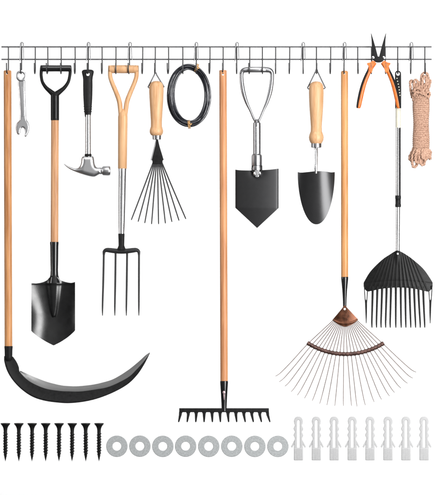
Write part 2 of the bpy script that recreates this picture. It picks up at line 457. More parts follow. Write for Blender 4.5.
# ------------------------------------------------------------------ 3 digging shovel
t = thing('shovel', 'D-handled digging shovel with glossy black pointed blade and pinkish wood shaft', 'shovel', 54.6, 282, TD)
g = None
bm = B()
lathe_x(bm, [(40.2,2.2),(40.5,3.0),(41.2,3.25),(44,3.3),(56,3.15),(67.5,3.3),(70.4,3.25),(71.2,3.0),(71.5,2.3)], 68.4, TD)
obj('grip', bm, 'gloss', t)
bm = B()
tube(bm, [(41.6,67.5,TD,1.7),(41.2,72,TD),(41.2,76,TD),(42.4,82,TD),(45.8,87.4,TD),(50,91.2,TD),(53.8,94.4,TD)], [1.7,1.6,1.55,1.6,1.9,2.4,3.0], 14, flat=1.25, smooth=5)
tube(bm, [(70.1,67.5,TD,1.7),(70.1,72,TD),(69.7,76,TD),(68.2,82,TD),(64.6,87.4,TD),(60.2,91.2,TD),(56.0,94.4,TD)], [1.7,1.6,1.55,1.6,1.9,2.4,3.0], 14, flat=1.25, smooth=5)
lathe(bm, [(92.2,2.5),(93.2,3.9),(95,4.25),(119.0,4.2),(120.2,4.15),(120.4,3.6)], 54.9, TD, 28)
obj('d_handle', bm, 'plastic', t)
bm = B(); box(bm, 55.9, 56.5, 96, 118.5, TD+3.6, TD+4.35); obj('seam_highlight', bm, 'tube', t)  # pale steel strip standing in for the highlight line down the socket
h = pole(t, 54.95, 119.6, 243, 3.85, 'wood_b', tilt=-0.0042, round_top=0.2, name='shaft')
bm = B(); lathe(bm, [(241.8,4.0),(242.0,4.35),(243.4,4.4),(246,4.15),(262,3.95),(270,3.75),(275,4.0),(279,5.2),(283,6.2)], 54.3, TD-0.3, 32)
obj('socket', bm, 'gloss', t)
cx = 53.4
yt = interp([(31.6,282.9),(36,283.4),(42,282.4),(47,280.2),(49.5,277.6),(53.8,275),(58.2,277.6),(60.5,280),(65,281.8),(71,282.8),(75.2,281.9)])
yb = interp([(31.6,330.6),(33,332.3),(39,337.2),(46.2,341.7),(51,344.2),(53.6,345.3),(56.2,344.2),(61,341.7),(68,337),(73.6,332.1),(75.2,330.2)])
def shovel_d(x, y):
    u = (x-cx)/21.8
    d = TD + 0.2 + (5.4 if u < 0 else 3.6)*abs(u)**2.3*(1 if u > 0 else min(1, 0.62+0.38*(y-283)/30)) - 2.2*math.exp(-((y-318)/18.0)**2)*(1-u*u)
    v = (y-276)/41.0                         # V shaped fold that carries the socket into the blade
    if v < 1.0:
        hw = 6.2*(1-v)**0.55+0.8
        a = abs(x-53.9)/hw
        d += 3.6*(1-0.5*max(v,0))*math.exp(-(a**3.0))
    d += 0.5*math.exp(-((y-283.2)/1.3)**2)
    return d
bm = B(); sheet(bm, 31.6, 75.2, yt, yb, shovel_d, 0.8, 90, 80)
obj('blade', bm, 'shovelm', t, angle=60)

# ------------------------------------------------------------------ 4 claw hammer
t = thing('hammer', 'claw hammer with black rubber grip and silver steel head', 'hammer', 88, 165, TD)
bm = B(); lathe(bm, [(69.6,3.2),(69.9,4.6),(70.7,5.7),(72.0,6.1),(74,5.7),(77,5.0),(80,4.7),(86,4.75),(95,4.6),(103,4.2),(110,3.7),(116,3.0),(117,2.8)], 87.8, TD, 36, dscale=0.72)
g = obj('grip', bm, 'rubber', t); drill(g, 88.0, 74.4, 1.75)
bm = B()
for k, yy in enumerate((106,108.5,111)): lathe(bm, [(yy, 3.5),(yy+0.3,4.25-0.12*k),(yy+0.9,4.25-0.12*k),(yy+1.2,3.5)], 87.8, TD, 32, dscale=0.74)
obj('grip_ridge', bm, 'rubber', g)
bm = B(); lathe(bm, [(115,2.75),(157,2.95)], 88.05, TD, 28); obj('shaft', bm, 'chrome', t)
bm = B(); lathe(bm, [(153.8,3.0),(154.4,3.4),(155.8,3.5),(156.6,3.2)], 88.1, TD, 28); obj('collar', bm, 'black', t)
out = [(64.0,163.9),(66.5,165.0),(69.7,166.7),(75.3,168.5),(78.9,167.2),(80.9,163.4),(81.5,158.6),(82.7,156.5),(85,155.9),(91,155.9),(93.4,156.6),(94.2,159.6),(94.9,164.2),(97.0,167.3),(101.5,167.9),(101.8,173.9),(99.5,174.3),(96.5,176.0),(93.4,176.9),(87.4,175.8),(79.3,173.3),(71.3,170),(67,167.2),(64.4,164.8)]
bm = B(); puff(bm, smooth2(out, 5), TD, 4.2, 4.6, lambda x, y: 1.0 if x > 84 else 0.6+0.4*max(0,(x-64)/20))
hd = obj('head', bm, 'satin', t, angle=60)
bm = B(); lathe_x(bm, [(100.6,3.0),(101.8,3.2),(102.6,4.3),(103.4,4.75),(108.4,4.95),(109.8,4.7),(110.4,4.0)], 170.8, TD)
obj('striking_face', bm, 'satin', hd)

# ------------------------------------------------------------------ 5 garden fork
t = thing('garden_fork', 'four pronged garden fork with pale wooden Y-shaped handle', 'fork', 121.5, 250, TD)
bm = B()
lathe_x(bm, [(108.7,2.9),(109.2,3.6),(110,3.95),(114,4.0),(123,4.1),(132,4.0),(137,3.95),(137.8,3.6),(138.3,2.9)], 69.2, TD)
obj('grip', bm, 'wood_e', t)
bm = B()
tube(bm, [(110.2,65.6,TD),(110.1,70,TD),(110.3,77,TD),(112.6,84,TD),(116,92,TD),(119.2,101,TD),(120.3,109,TD),(120.9,118,TD)], [2.0,2.1,2.15,2.2,2.3,2.4,2.35,2.2], 16, flat=1.35, smooth=5)
tube(bm, [(136.6,65.6,TD),(136.7,70,TD),(136.3,77,TD),(134,84,TD),(130.6,92,TD),(127.2,101,TD),(125.9,109,TD),(124.8,118,TD)], [2.0,2.1,2.15,2.2,2.3,2.4,2.35,2.2], 16, flat=1.35, smooth=5)
lathe(bm, [(109,1.6),(110.5,3.0),(113,4.2),(117,4.8),(125,4.75),(168.3,4.45),(168.6,4.2)], 122.9, TD, 32, tilt=-0.008)
obj('y_handle', bm, 'wood_c', t)
bm = B(); lathe(bm, [(167.9,3.9),(168.4,4.1),(172,3.85),(200,3.6),(226,3.1),(234.2,2.75)], 122.5, TD, 32, tilt=-0.014)
obj('shaft', bm, 'chrome', t)
bm = B(); lathe(bm, [(233.6,2.9),(234.0,3.2),(240,3.0),(245.5,2.9),(247.4,3.6),(249.5,4.6)], 121.4, TD, 28)
obj('neck', bm, 'black', t)
bm = B()
tube(bm, [(103.8,255,TD),(104.2,251.6,TD),(106.4,250.1,TD),(110,250.3,TD),(116,251,TD),(121.5,251.2,TD),(127,251,TD),(133,250.3,TD),(136.4,250.1,TD),(138.6,251.6,TD),(139,255,TD)], [1.1,1.6,2.1,2.4,2.5,2.6,2.5,2.4,2.1,1.6,1.1], 16, flat=0.9, smooth=4)
obj('crossbar', bm, 'gun', t)
for x0, x1 in ((103.8,102.6),(115.6,114.9),(127.1,126.4),(139.0,138.9)):
    bm = B(); tube(bm, [(x0,251.8,TD),(x0,254,TD),(x0*0.6+x1*0.4,280,TD+0.8),(x1,306,TD+1.8),(x1,315.6,TD+2.1)], [1.5,1.05,1.0,0.85,0.4], 10, smooth=4)
    obj('tine', bm, 'gun', t)

# ------------------------------------------------------------------ 6 hand fan rake
def hanger(parent, apex, l, r):
    bm = B(); ax, ay = apex
    tube(bm, [(ax+0.6, l[1]+0.8, TD),(l[0]+0.8,l[1]+0.6,TD),(l[0],l[1],TD),(ax-1.0,ay+1.8,TD),(ax-0.7,ay,TD),(ax+0.7,ay,TD),(ax+1.0,ay+1.8,TD),(r[0],r[1],TD),(r[0]-0.8,r[1]+0.6,TD),(ax+0.5,l[1]+0.9,TD)], 0.64, 8)
    return obj('hanging_loop', bm, 'wire', parent)
t = thing('hand_rake', 'short wooden handled hand rake with nine thin black fanned tines', 'hand rake', 156.5, 136, TD)
bm = B(); lathe(bm, [(81.0,1.5),(81.4,3.4),(82.6,5.3),(84.6,6.6),(87.5,7.25),(92,7.3),(98,7.0),(105,6.6),(115,5.95),(122,5.55),(126.5,5.6),(129,6.4),(131,6.85),(133,6.6),(134.8,5.6),(135.5,4.8)], 156.4, TD, 36)
obj('handle', bm, 'wood_d', t); hanger(t, (155.5,72.8), (148.0,87.2), (164.1,87))
bm = B(); lathe(bm, [(134.6,4.2),(135.4,4.4),(139.4,4.2),(139.7,3.5)], 156.8, TD, 28); obj('ferrule', bm, 'tube', t)
bm = B(); slab(bm, [(156.4,138.6),(157.8,138.6),(159.5,146),(163.7,159.9),(162.7,160.4),(162.3,164.3),(152.6,164.3),(152.3,160.6),(151.8,160),(155.3,146)], TD-1.0, TD+1.0)
hd = obj('tine_holder', bm, 'black', t, bev=0.3)
bm = B(); slab(bm, [(155.7,139.2),(156.3,139.6),(155.2,146),(152.2,160.7),(150.5,160.2),(153.6,148)], TD-0.6, TD+0.7)
obj('folded_flange', bm, 'chrome', hd)
for i, (x1, y1) in enumerate(((131.4,219.8),(138.2,221.5),(144.8,222.9),(151.6,223.9),(158.6,223.9),(165.4,223.2),(171.9,221.7),(179,220.5),(185.8,218.8))):
    x0 = 153.2+i*1.08
    bm = B(); xm = x0+(x1-x0)*0.93; ym = 163+(y1-163)*0.93
    tube(bm, [(x0,162.5,TD),((x0+xm)/2,(163+ym)/2,TD+0.7),(xm,ym,TD+1),(x1,y1,TD+2.4)], [0.72,0.68,0.64,0.45], 8, smooth=4)
    obj('tine', bm, 'gun', t)

# ------------------------------------------------------------------ 7 wire coil
t = thing('wire_coil', 'oval coil of dark shiny wire tied with two tan ties', 'wire coil', 189.4, 95.4, TD)
bm = B()
rr = random.Random(3)
for s in range(26):
    f_ = s/25
    ax = 21.5-5.6*f_+rr.uniform(-0.3,0.3); ay = 31.1-5.0*f_+rr.uniform(-0.3,0.3)
    ox = rr.uniform(-0.9,0.9); oy = rr.uniform(-0.9,0.4); ph = rr.uniform(0,6.28); am = rr.uniform(0.1,0.5)
    dd = rr.uniform(-1.8,1.8); pts = []
    for k in range(72):
        a = 2*math.pi*k/72
        w_ = am*math.sin(2*a+ph)
        pts.append((189.4+ox+(ax+w_)*math.cos(a)+0.6*math.sin(a), 95.5+oy+(ay+w_)*math.sin(a), TD+dd+0.8*math.sin(a*3+ph)))
    tube(bm, pts, 0.62, 8, closed=True)
obj('wire_loops', bm, 'coil', t)
for (x, y, a) in ((196.8,68.2,0.35),(189.2,124.3,-0.1)):
    bm = B(); dx, dy = math.cos(a), math.sin(a); 
    for q in (-0.8, 0.5):
        pts = []
        for k in range(16):
            b = 2*math.pi*k/16
            pts.append((x+dx*q-dy*4.1*math.cos(b), y+dy*q+dx*4.1*math.cos(b), TD+3.4*math.sin(b)))
        tube(bm, pts, 0.55, 8, closed=True)
    tube(bm, [(x-1.2,y,TD+3.8),(x,y-0.6,TD+4.4),(x+1.6,y+0.5,TD+4.2),(x+2.4,y-0.8,TD+4)], 0.6, 8, smooth=3)
    obj('tie', bm, 'tie', t)

# ------------------------------------------------------------------ 8 bow rake
t = thing('bow_rake', 'long straight wooden rake with narrow black toothed head, tallest tool in the centre', 'rake', 223.9, 408, TD)
h = pole(t, 222.95, 70.2, 382, 3.75, 'wood_f', tilt=0.0037, round_top=0.6); drill(h, 223.0, 74.6, 1.1)
bm = B(); lathe(bm, [(380.8,3.7),(381.1,4.0),(383,4.0),(392,3.4),(402,2.85),(408,2.6),(411,2.6)], 224.1, TD, 28)
f_ = obj('ferrule', bm, 'gloss', t)
bm = B(); lathe_d(bm, [(TD+2.8,1.5),(TD+3.9,1.4),(TD+4.3,0.8),(TD+4.4,0)], 224.0, 392.3, 18, 1, 1.1)
slab(bm, smooth2([(223.5,393.5),(224.6,393.5),(224.5,397),(224.1,400),(223.7,397)],3), TD+2.4, TD+3.6)
obj('rivet', bm, 'pinkrivet', f_)
bm = B(); box(bm, 179.2, 268.9, 408.2, 412.2, TD-1.6, TD+1.6)
obj('head_bar', bm, 'black', t, bev=0.35)
TX = [178.7,187.2,195.8,204.1,212.4,220.4,228.6,236.7,245.2,253.3,261.4,269.8]
for i, x1 in enumerate(TX):
    x0 = 180.3+i*(267.7-180.3)/11; l = 3.7 if i > 0 else 1.0; r_ = 3.7 if i < 11 else 1.0
    out = []
    for k in range(9):
        a = k/8*math.pi/2; out.append((x0-l+(l-1.45)*math.sin(a), 411.4+3.4*(1-math.cos(a))))
    out += [(x1-0.75, 421.6),(x1-0.1,422.4),(x1+0.75,421.6)]
    for k in range(9):
        a = (8-k)/8*math.pi/2; out.append((x0+r_-(r_-1.45)*math.sin(a), 411.4+3.4*(1-math.cos(a))))
    bm = B(); slab(bm, out, TD-1.1, TD+1.1); obj('tine', bm, 'black', t)

# ------------------------------------------------------------------ 9 folding spade
t = thing('folding_spade', 'folding metal spade with triangular steel tube grip and grey pentagon blade', 'spade', 257, 169, TD)
bm = B()
left = [(242.6,118.6,0)]
pts = [(255.6,122,TD),(253.2,117.5,TD),(250.3,110.5,TD),(246.6,102.5,TD),(243.6,93,TD),(242.0,84,TD),(241.4,76,TD),(242.3,71.6,TD),(246,69.9,TD),(256.7,69.6,TD),(267.6,69.9,TD),(271.2,71.6,TD),(272.1,76,TD),(271.5,84,TD),(269.9,93,TD),(266.9,102.5,TD),(263.3,110.5,TD),(260.4,117.5,TD),(258.0,122,TD)]
rad = [1.1,1.1,1.15,1.6,2.05,2.05,1.95,2.2,2.7,2.75,2.7,2.2,1.95,2.05,2.05,1.6,1.15,1.1,1.1]
tube(bm, pts, rad, 16, smooth=5)
g = obj('grip', bm, 'tube', t)
bm = B(); lathe_x(bm, [(247.5,2.7),(248,2.95),(265.2,2.95),(265.7,2.7)], 69.7, TD); obj('sleeve', bm, 'satin', g)
bm = B(); lathe(bm, [(119.3,1.1),(120.2,2.2),(121.8,2.6),(123,3.7),(126,3.8),(154.6,3.8)], 256.9, TD, 28); obj('shaft', bm, 'tube', t)
bm = B(); box(bm, 255.9, 257.6, 127, 154.4, TD+3.2, TD+4.1); obj('weld_strip', bm, 'chrome', t, bev=0.3)
bm = B(); lathe(bm, [(153.8,3.9),(155.4,5.2),(157,5.35),(165,5.4),(166,5.0),(168.5,5.5),(170,5.4),(170.6,4)], 256.8, TD, 12); obj('locking_nut', bm, 'tube', t, angle=25)
bm = B(); box(bm, 251.6, 254.2, 165.5, 172.5, TD-2, TD+3.2); obj('bracket', bm, 'black', t, bev=0.5)
bm = B(); box(bm, 259.6, 262.3, 165.5, 172.5, TD-2, TD+3.2); obj('bracket', bm, 'black', t, bev=0.5)
bm = B(); slab(bm, smooth2([(254.9,166),(258.9,166),(258.8,175.5),(258.2,177.2),(255.8,177.2),(255.2,175.5)],2), TD+2.2, TD+4.4)
lathe_x(bm, [(253.3,1.9),(253.8,2.5),(255.0,2.5),(255.2,1.2),(258.8,1.2),(259.0,2.5),(260.6,2.5),(261.1,1.9)], 173.7, TD+3.2, 18)
obj('hinge', bm, 'chrome', t, bev=0.2)
yt = interp([(235.4,169.6),(240,170.2),(250,170.4),(262,170.1),(272,169.4),(278.3,168.6)])
def yb(x): return 207.7+20.4*max(0, 1-abs(x-257.1)/21.9)
def sp_d(x, y):
    u = (x-256.9)/21.6
    d = TD+1.2-1.5*u*u-0.7*math.exp(-(1-abs(u))/0.035)
    if y > 207.7: d -= (y-207.7)*0.13
    d -= 1.5*math.exp(-((x-256.9)/6.0)**2-((y-172)/5.0)**2)
    return d
bm = B(); sheet(bm, 235.3, 278.6, yt, yb, sp_d, 0.8, 60, 60); obj('blade', bm, 'spadem', t, angle=60)

# ------------------------------------------------------------------ 10 trowel
t = thing('trowel', 'garden trowel with beech handle and rounded dark grey scoop blade', 'trowel', 316.4, 172, TD)
bm = B(); lathe(bm, [(81.4,1.5),(81.8,3.4),(83,5.4),(85,6.7),(88,7.3),(93,7.4),(100,7.25),(110,6.75),(120,5.95),(127,5.5),(131.5,5.7),(134.5,6.9),(137.3,7.45),(140,7.1),(142.3,6.1),(143.5,5.2)], 316.3, TD, 36)
obj('handle', bm, 'wood_e', t); hanger(t, (316.6,69.8), (307.4,88.2), (325.4,87.9))
bm = B(); lathe(bm, [(142.6,4.9),(143.6,5.2),(147.4,5.1),(147.8,4.3)], 316.3, TD, 28); obj('ferrule', bm, 'tube', t)
bm = B(); tube(bm, [(315.6,146,TD),(316.2,152,TD+1.6),(316.1,160,TD+3),(315.8,167,TD+2.6),(316,173.4,TD+1.9)], [1.9,1.7,1.6,1.6,1.3], 14, smooth=5); obj('neck', bm, 'chrome', t)
yt = interp([(297.8,171.9),(301,172.5),(308,172.0),(316,171.2),(325,171.4),(331,172.3),(334.9,171.9)])
def yb(x):
    u = min(1, abs(x-316.35)/18.6)
    return 172.8+51.6*(1-u**2.05)**0.52
def tr_d(x, y):
    hw = 18.6; u = (x-316.35)/hw
    k = 1-0.45*max(0,(y-172)/52)
    return TD+2.6*k-6.4*u*u*k-1.0*max(0,(y-200)/25)**2
bm = B(); sheet(bm, 297.76, 334.94, yt, yb, tr_d, 0.8, 70, 60, cosx=True); bl = obj('blade', bm, 'trowelm', t, angle=60)

# ------------------------------------------------------------------ 11 leaf rake
t = thing('leaf_rake', 'fan leaf rake with many thin curved wire tines and copper brown plate', 'leaf rake', 344.7, 305, TD)
h = pole(t, 344.5, 70.8, 278, 3.55, 'wood_g', tilt=0.0008, round_top=1.4); drill(h, 344.2, 73.6, 1.0)
bm = B(); lathe(bm, [(276.6,3.4),(277,3.65),(279,3.6),(290,2.5),(300,1.9),(308,1.7)], 344.7, TD, 28); obj('ferrule', bm, 'gloss', t)
yt = interp([(332.4,319.9),(336,315.6),(340.5,310.2),(343.3,306.6),(344.7,305.3),(346.1,306.6),(349.5,310.2),(354.3,315.4),(358.1,319.4)])
yb = interp([(332.4,320.2),(336,322.9),(340,325.2),(345,326.8),(350,325.3),(354.5,322.9),(358.1,319.8)])
bm = B(); sheet(bm, 332.4, 358.1, yt, yb, lambda x, y: TD+2.0-1.6*((x-345)/13)**2+0.5*math.exp(-((math.hypot(x-345,y-300)-23.5)/0.8)**2), 1.6, 50, 30)
p = obj('plate', bm, 'bronze', t); drill(p, 344.7, 309.0, 1.15)
LT = [(275.4,376.0),(279.2,381.6),(284.9,386.0),(291.1,391.5),(297.2,395),(304.4,398),(312.1,400.6),(319.6,403.4),(326.8,404.8),(334.7,405.6),(343.2,405.6),(351.4,405.6),(356.9,406.1),(365.2,405.0),(374,401.7),(381.4,399.3),(389.3,395.8),(394.4,392.4),(400.7,387.9),(407.3,383.1),(412.6,378.0),(416.0,372.0)]
def band_pt(f_):                 # arc of the spreader band
    a0, a1 = math.radians(122.9), math.radians(57.4); a = a0+(a1-a0)*f_
    return (345.7+70.8*math.cos(a), 283.3+70.8*math.sin(a))
for i, (x1, y1) in enumerate(LT):
    f_ = i/21; bx, by = band_pt(0.015+0.97*f_)
    a = math.radians(152-124*f_); px, py = 345+12.2*math.cos(a), 314+11.5*math.sin(a)
    dx, dy = x1-bx, y1-by; s_ = (f_-0.5)*2
    # the wire keeps its line past the band, then bends down at the tip
    m1 = (bx+dx*0.5-dy*0.016*s_, by+dy*0.5+dx*0.016*s_)
    m2 = (bx+dx*0.86-dy*0.018*s_, by+dy*0.86+dx*0.018*s_)
    bm = B(); tube(bm, [(px,py,TD+0.2),(bx,by,TD+0.3),(m1[0]-0.0,m1[1]+0.5*abs(s_),TD+0.8),(m2[0],m2[1]+0.7*abs(s_),TD+1.2),(x1,y1,TD+4.2)], [0.42,0.39,0.38,0.36,0.26], 6, smooth=5)
    obj('tine', bm, 'tinew', t)
bm = B(); pts = [band_pt(k/40)+(TD+0.3,) for k in range(41)]
tube(bm, pts, 1.85, 10, flat=0.9)
b_ = obj('spreader_band', bm, 'bronzed', t)
bm = B()
for i in range(22):
    (x, y), (x2, y2) = band_pt((i+0.15)/22), band_pt((i+0.85)/22)
    tube(bm, [(x,y,TD+0.3),(x2,y2,TD+0.3)], [2.2,2.15], 10)
obj('crimp', bm, 'bronzed', b_)

# ------------------------------------------------------------------ 12 long nose pliers
t = thing('pliers', 'open long nose pliers with orange and black handles resting over the rail', 'pliers', 378.4, 58, 11)
PD = 10.0
for sgn in (-1, 1):
    cx0 = 378.35
    out = [(cx0+sgn*7.6,33.4),(cx0+sgn*7.0,39.5),(cx0+sgn*6.7,47),(cx0+sgn*6.5,56.8),(cx0+sgn*5.6,60.2),(cx0+sgn*2.4,61.8),(cx0+sgn*0.7,58.6),(cx0+sgn*0.75,56.5),(cx0+sgn*2.6,49),(cx0+sgn*4.6,42),(cx0+sgn*7.1,33.8)]
    if sgn < 0: out = out[::-1]
    bm = B(); slab(bm, out, PD-1.3+0.15*sgn, PD+1.5+0.15*sgn, lambda x, y: 0.45+0.55*min(1, max(0,(y-33)/22)))
    j = obj('jaw', bm, 'black', t, bev=0.3)
    bm = B(); lathe_d(bm, [(PD+1.1,1.5),(PD+1.9,1.4),(PD+2.2,0.7),(PD+2.25,0)], cx0+sgn*5.3, 57.9, 16); obj('rivet', bm, 'chrome', j)
bm = B(); slab(bm, smooth2([(373.6,58.4),(376,56.9),(381,56.9),(383.2,58.4),(383.3,60.6),(380.6,62.5),(376.2,62.5),(373.5,60.6)],3), PD-1.8, PD+2.2); obj('pivot', bm, 'black', t, bev=0.5)
for sgn in (-1, 1):
    ax = 378.85 if sgn < 0 else 378.2
    C = [(4.4,62.2),(7.0,65.5),(9.2,70),(11.6,75.5),(14.6,83),(16.9,91),(18.7,99),(20.1,106),(20.4,108.4)]
    R = [2.6,2.9,2.35,2.2,2.35,2.45,2.4,2.2,1.5]
    bm = B(); tube(bm, [(ax+sgn*x,y,PD) for x, y in C], R, 14, flat=0.9, smooth=5)
    hn = [(ax+sgn*x, y) for x, y in [(3.6,62.4),(6.4,61.2),(8.6,62.6),(11.8,63.4),(11.6,64.9),(10.2,66.8),(9.8,70),(7.8,73.2),(6.6,71),(5.4,66.5)]]
    if sgn < 0: hn = hn[::-1]
    slab(bm, smooth2(hn, 3), PD-1.9, PD+2.5)
    hh = obj('handle', bm, 'orange', t)
    off = 1.45
    C2 = [(10.6,68.6),(11.2,71.5),(13.1,75.5),(16.1,83),(18.5,91),(20.3,99),(21.5,106),(21.7,108.2)]
    bm = B(); tube(bm, [(ax+sgn*x,y,PD+0.55) for x, y in C2], [0.5,1.1,1.25,1.35,1.35,1.3,1.15,0.7], 12, flat=1.5, smooth=5)
    obj('rubber_inlay', bm, 'rubber', hh)

# ------------------------------------------------------------------ 13 shrub rake
t = thing('shrub_rake', 'metal poled rake with wide black plastic fan head hanging behind the pliers', 'shrub rake', 397.8, 252, TD)
bm = B()
pr = [(395.0,74.5),(395.15,72.6),(396.1,71.2),(398,70.6),(399.9,71.2),(400.9,72.6),(401.1,74.5),(401.3,90),(401.2,108.4),(395.2,108.4),(394.9,90)]
slab(bm, pr, TD-1.5, TD+1.5); c_ = obj('hanging_cap', bm, 'plastic', t, bev=0.35)
drill(c_, 398.0, 73.9, 1.85)
bm = B()
for x, y in ((396.9,78.4),(397.5,81.3),(398.2,84.2),(398.8,87.1),(399.2,90),(399.6,92.8),(399.9,95.4)):
    lathe_d(bm, [(TD+1.3,0.6),(TD+1.75,0.55),(TD+1.8,0)], x, y, 10)
obj('serration', bm, 'cream', c_)
bm = B(); lathe(bm, [(107,2.5),(107.4,2.65),(127.6,2.62)], 398.2, TD, 28); obj('sleeve', bm, 'cream', t)
bm = B(); lathe(bm, [(127,2.45),(196.5,2.45)], 398.2, TD, 28, tilt=-0.002); obj('upper_pole', bm, 'alu', t)
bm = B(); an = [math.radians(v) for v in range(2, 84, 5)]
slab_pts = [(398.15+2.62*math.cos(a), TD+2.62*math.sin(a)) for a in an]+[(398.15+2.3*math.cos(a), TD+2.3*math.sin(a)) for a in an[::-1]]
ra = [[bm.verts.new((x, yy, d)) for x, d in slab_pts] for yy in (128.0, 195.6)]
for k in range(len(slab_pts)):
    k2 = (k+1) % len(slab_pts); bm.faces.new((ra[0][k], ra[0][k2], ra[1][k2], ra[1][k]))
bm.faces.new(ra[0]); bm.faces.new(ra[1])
obj('dark_side_strip', bm, 'gun', t)  # dark strip covering the right front of the upper pole
bm = B(); lathe(bm, [(195.4,2.5),(195.8,2.9),(198.6,2.95),(198.9,2.7),(204,2.7),(204.3,2.95),(206.8,2.9),(207.2,2.4)], 398.1, TD, 28); obj('locking_collar', bm, 'rubber', t)
bm = B(); lathe(bm, [(206.8,2.1),(253,2.1)], 398.0, TD, 28, tilt=-0.008); obj('lower_pole', bm, 'alu', t)
yt = interp([(363.7,283.2),(364.6,281.0),(370.9,270.9),(381.8,260),(390,254.3),(394.6,251.4),(397.4,250.3),(400.4,251.4),(405.4,254.2),(412.5,259.2),(423.6,269.1),(431.8,280.8),(432.8,283.2)])
yb = interp([(363.7,286.4),(364.4,288.4),(367.3,291.4),(371.8,290.9),(381.8,288.8),(396.4,287.6),(410.9,288.3),(421.8,290.4),(428.6,291.6),(432.0,288.4),(432.8,286.2)])
TR = [368.3,372.7,377.3,382,386.5,390.9,395.8,400.7,405.3,409.6,414.2,418.5,423.3,427.6]
def rk_d(x, y):
    a = math.atan2(x-397.5, max(1, y-244)); r = math.hypot(x-397.5, y-244)
    return TD+2.2-3.2*((x-398)/34)**2 + (0.13+0.14*(x > 398))*math.exp(-(min(abs(398+(x-398)*(290-226)/max(8,y-226)-q) for q in TR)/0.95)**2)*min(1, max(0,(r-6)/14)) - 0.22*math.exp(-((y-(288.0+0.0024*(x-398)**2-7))/1.0)**2) + 1.3*math.exp(-((x-397.4)/1.9)**2)*max(0, 1-max(0,y-252)/13)
bm = B(); sheet(bm, 363.7, 432.8, yt, yb, rk_d, 1.4, 280, 60); hd = obj('head', bm, 'plastic', t, angle=50)
bm = B(); lathe_d(bm, [(TD+3.0,1.1),(TD+4.1,1.0),(TD+4.3,0)], 397.3, 253.8, 14); obj('rivet', bm, 'chrome', hd)
T0 = [372.7,377.3,382,386.5,390.9,395.8,400.7,405.3,409.6,414.2,418.5,423.3]
T1 = [371.8,376.4,380.9,385.5,390,395.6,400.9,405.6,410.5,415.3,420,424.5]
for a, b in zip(T0, T1):
    bm = B(); d0 = rk_d(a, 287)-0.7
    tube(bm, [(a,286.5,d0),(a,292,d0),((a+b)/2,308,d0+0.6),(b,322,d0+2.2),(b-0.0,327.4,d0+4.4)], [1.3,1.15,0.98,0.82,0.55], 8, flat=0.8, smooth=4)
    obj('tine', bm, 'plastic', t)
for s in (-1, 1):
    ex = 398.2; xo, xi = ex+s*34.3, ex+s*30.2
    bm = B()
    out = [(xo-0.0*s,285.5),(ex+s*34.0,293),(ex+s*33.2,303),(ex+s*32.8,313),(ex+s*32.3,323.2),(ex+s*31.7,323.4),(ex+s*31.2,313),(ex+s*31.1,303),(xi,291),(xi+s*0.9,290.6),(ex+s*31.6,299),(ex+s*32.1,300.4),(ex+s*32.7,299),(ex+s*33.3,290.5),(ex+s*33.0,286)]
    if s > 0: out = out[::-1]
    slab(bm, out, TD-1.0, TD+0.8)
    obj('side_tine', bm, 'plastic', t)

# ------------------------------------------------------------------ 14 rope hank
t = thing('rope', 'hank of pinkish tan braided rope tied in a bundle and hung on the last hook', 'rope', 421, 97, TD)
rr = random.Random(11)
def rope_seg(bm, pts, r=1.25, smooth=6):
    P = catmull(pts, smooth)
    for off in (0, math.pi):     # two twisted strands
        tw = []
        run = 0
        for i, p in enumerate(P):
            if i: run += (p-P[i-1]).length
            a = run*0.8+off
            tw.append((p.x+0.42*r*math.cos(a), p.y+0.25*r*math.sin(a), p.z+0.42*r*math.sin(a)))
        tube(bm, tw, r*0.78, 8)
bm = B()                         # loops coming out of the top of the wrapping
tops = [((412.5,98),(410.9,90),(410.4,82.5),(411.9,80.6),(413.9,84),(415.5,91),(417,99)),
        ((414,99),(413.8,90),(414.2,82),(416.2,79.8),(418.6,84),(420.4,91),(421,99)),
        ((416,98),(417.5,90),(421,81),(421.6,76),(424,72.8),(426.9,73.6),(428.2,78),(427,86),(424,97)),
        ((419,98),(421.6,88),(422.6,80),(424.2,76.4),(426,78),(426,86),(425.6,98)),
        ((423,98),(424,90),(426.5,84),(429.6,80.2),(430.4,81.8),(428.6,87),(427.6,98)),
        ((412.8,92),(417,88),(420,90),(424,93),(428.6,92.4),(429.2,95.6),(425,97.6)),
        ((413.5,96),(416,92.5),(421,93.6),(426,96),(429,98))]
for i, L_ in enumerate(tops):
    rope_seg(bm, [(x, y, TD+(-1.5, 0.5, 0.3, 2.0, -0.5, 3.6, 4.2)[i]+0.8*math.sin(k)) for k, (x, y) in enumerate(L_)], 1.35)
for i in range(8):               # more strands filling the throat
    x = 413.5+i*1.9
    rope_seg(bm, [(x,101,TD+0.5),(x+rr.uniform(-0.7,0.7),94,TD+rr.uniform(-1,3)),(x+rr.uniform(0,3.0),88-rr.uniform(0,4),TD+rr.uniform(-1,3)),(x+rr.uniform(0,3),84,TD-1)], 1.3)
obj('top_loop', bm, 'rope', t)
bm = B(); n_turn = 27; pts = []
for k in range(n_turn*20+1):
    a = 2*math.pi*k/20; f_ = k/(n_turn*20)
    rx = 7.4+0.35*math.sin(f_*9); pts.append((421.1+rx*math.cos(a), 96.5+51.5*f_+0.5*math.sin(a), TD+3.9*math.sin(a)))
tube(bm, pts, 1.05, 8)
obj('wrapping', bm, 'rope', t)
bm = B(); lathe(bm, [(86,2.0),(90,5.0),(96,6.2),(98,6.7),(120,6.9),(146,6.7),(150,8.0),(155,8.4),(160,6.2),(163.5,2.5)], 421.1, TD, 24, dscale=0.5); obj('core', bm, 'rope', t)
bm = B()
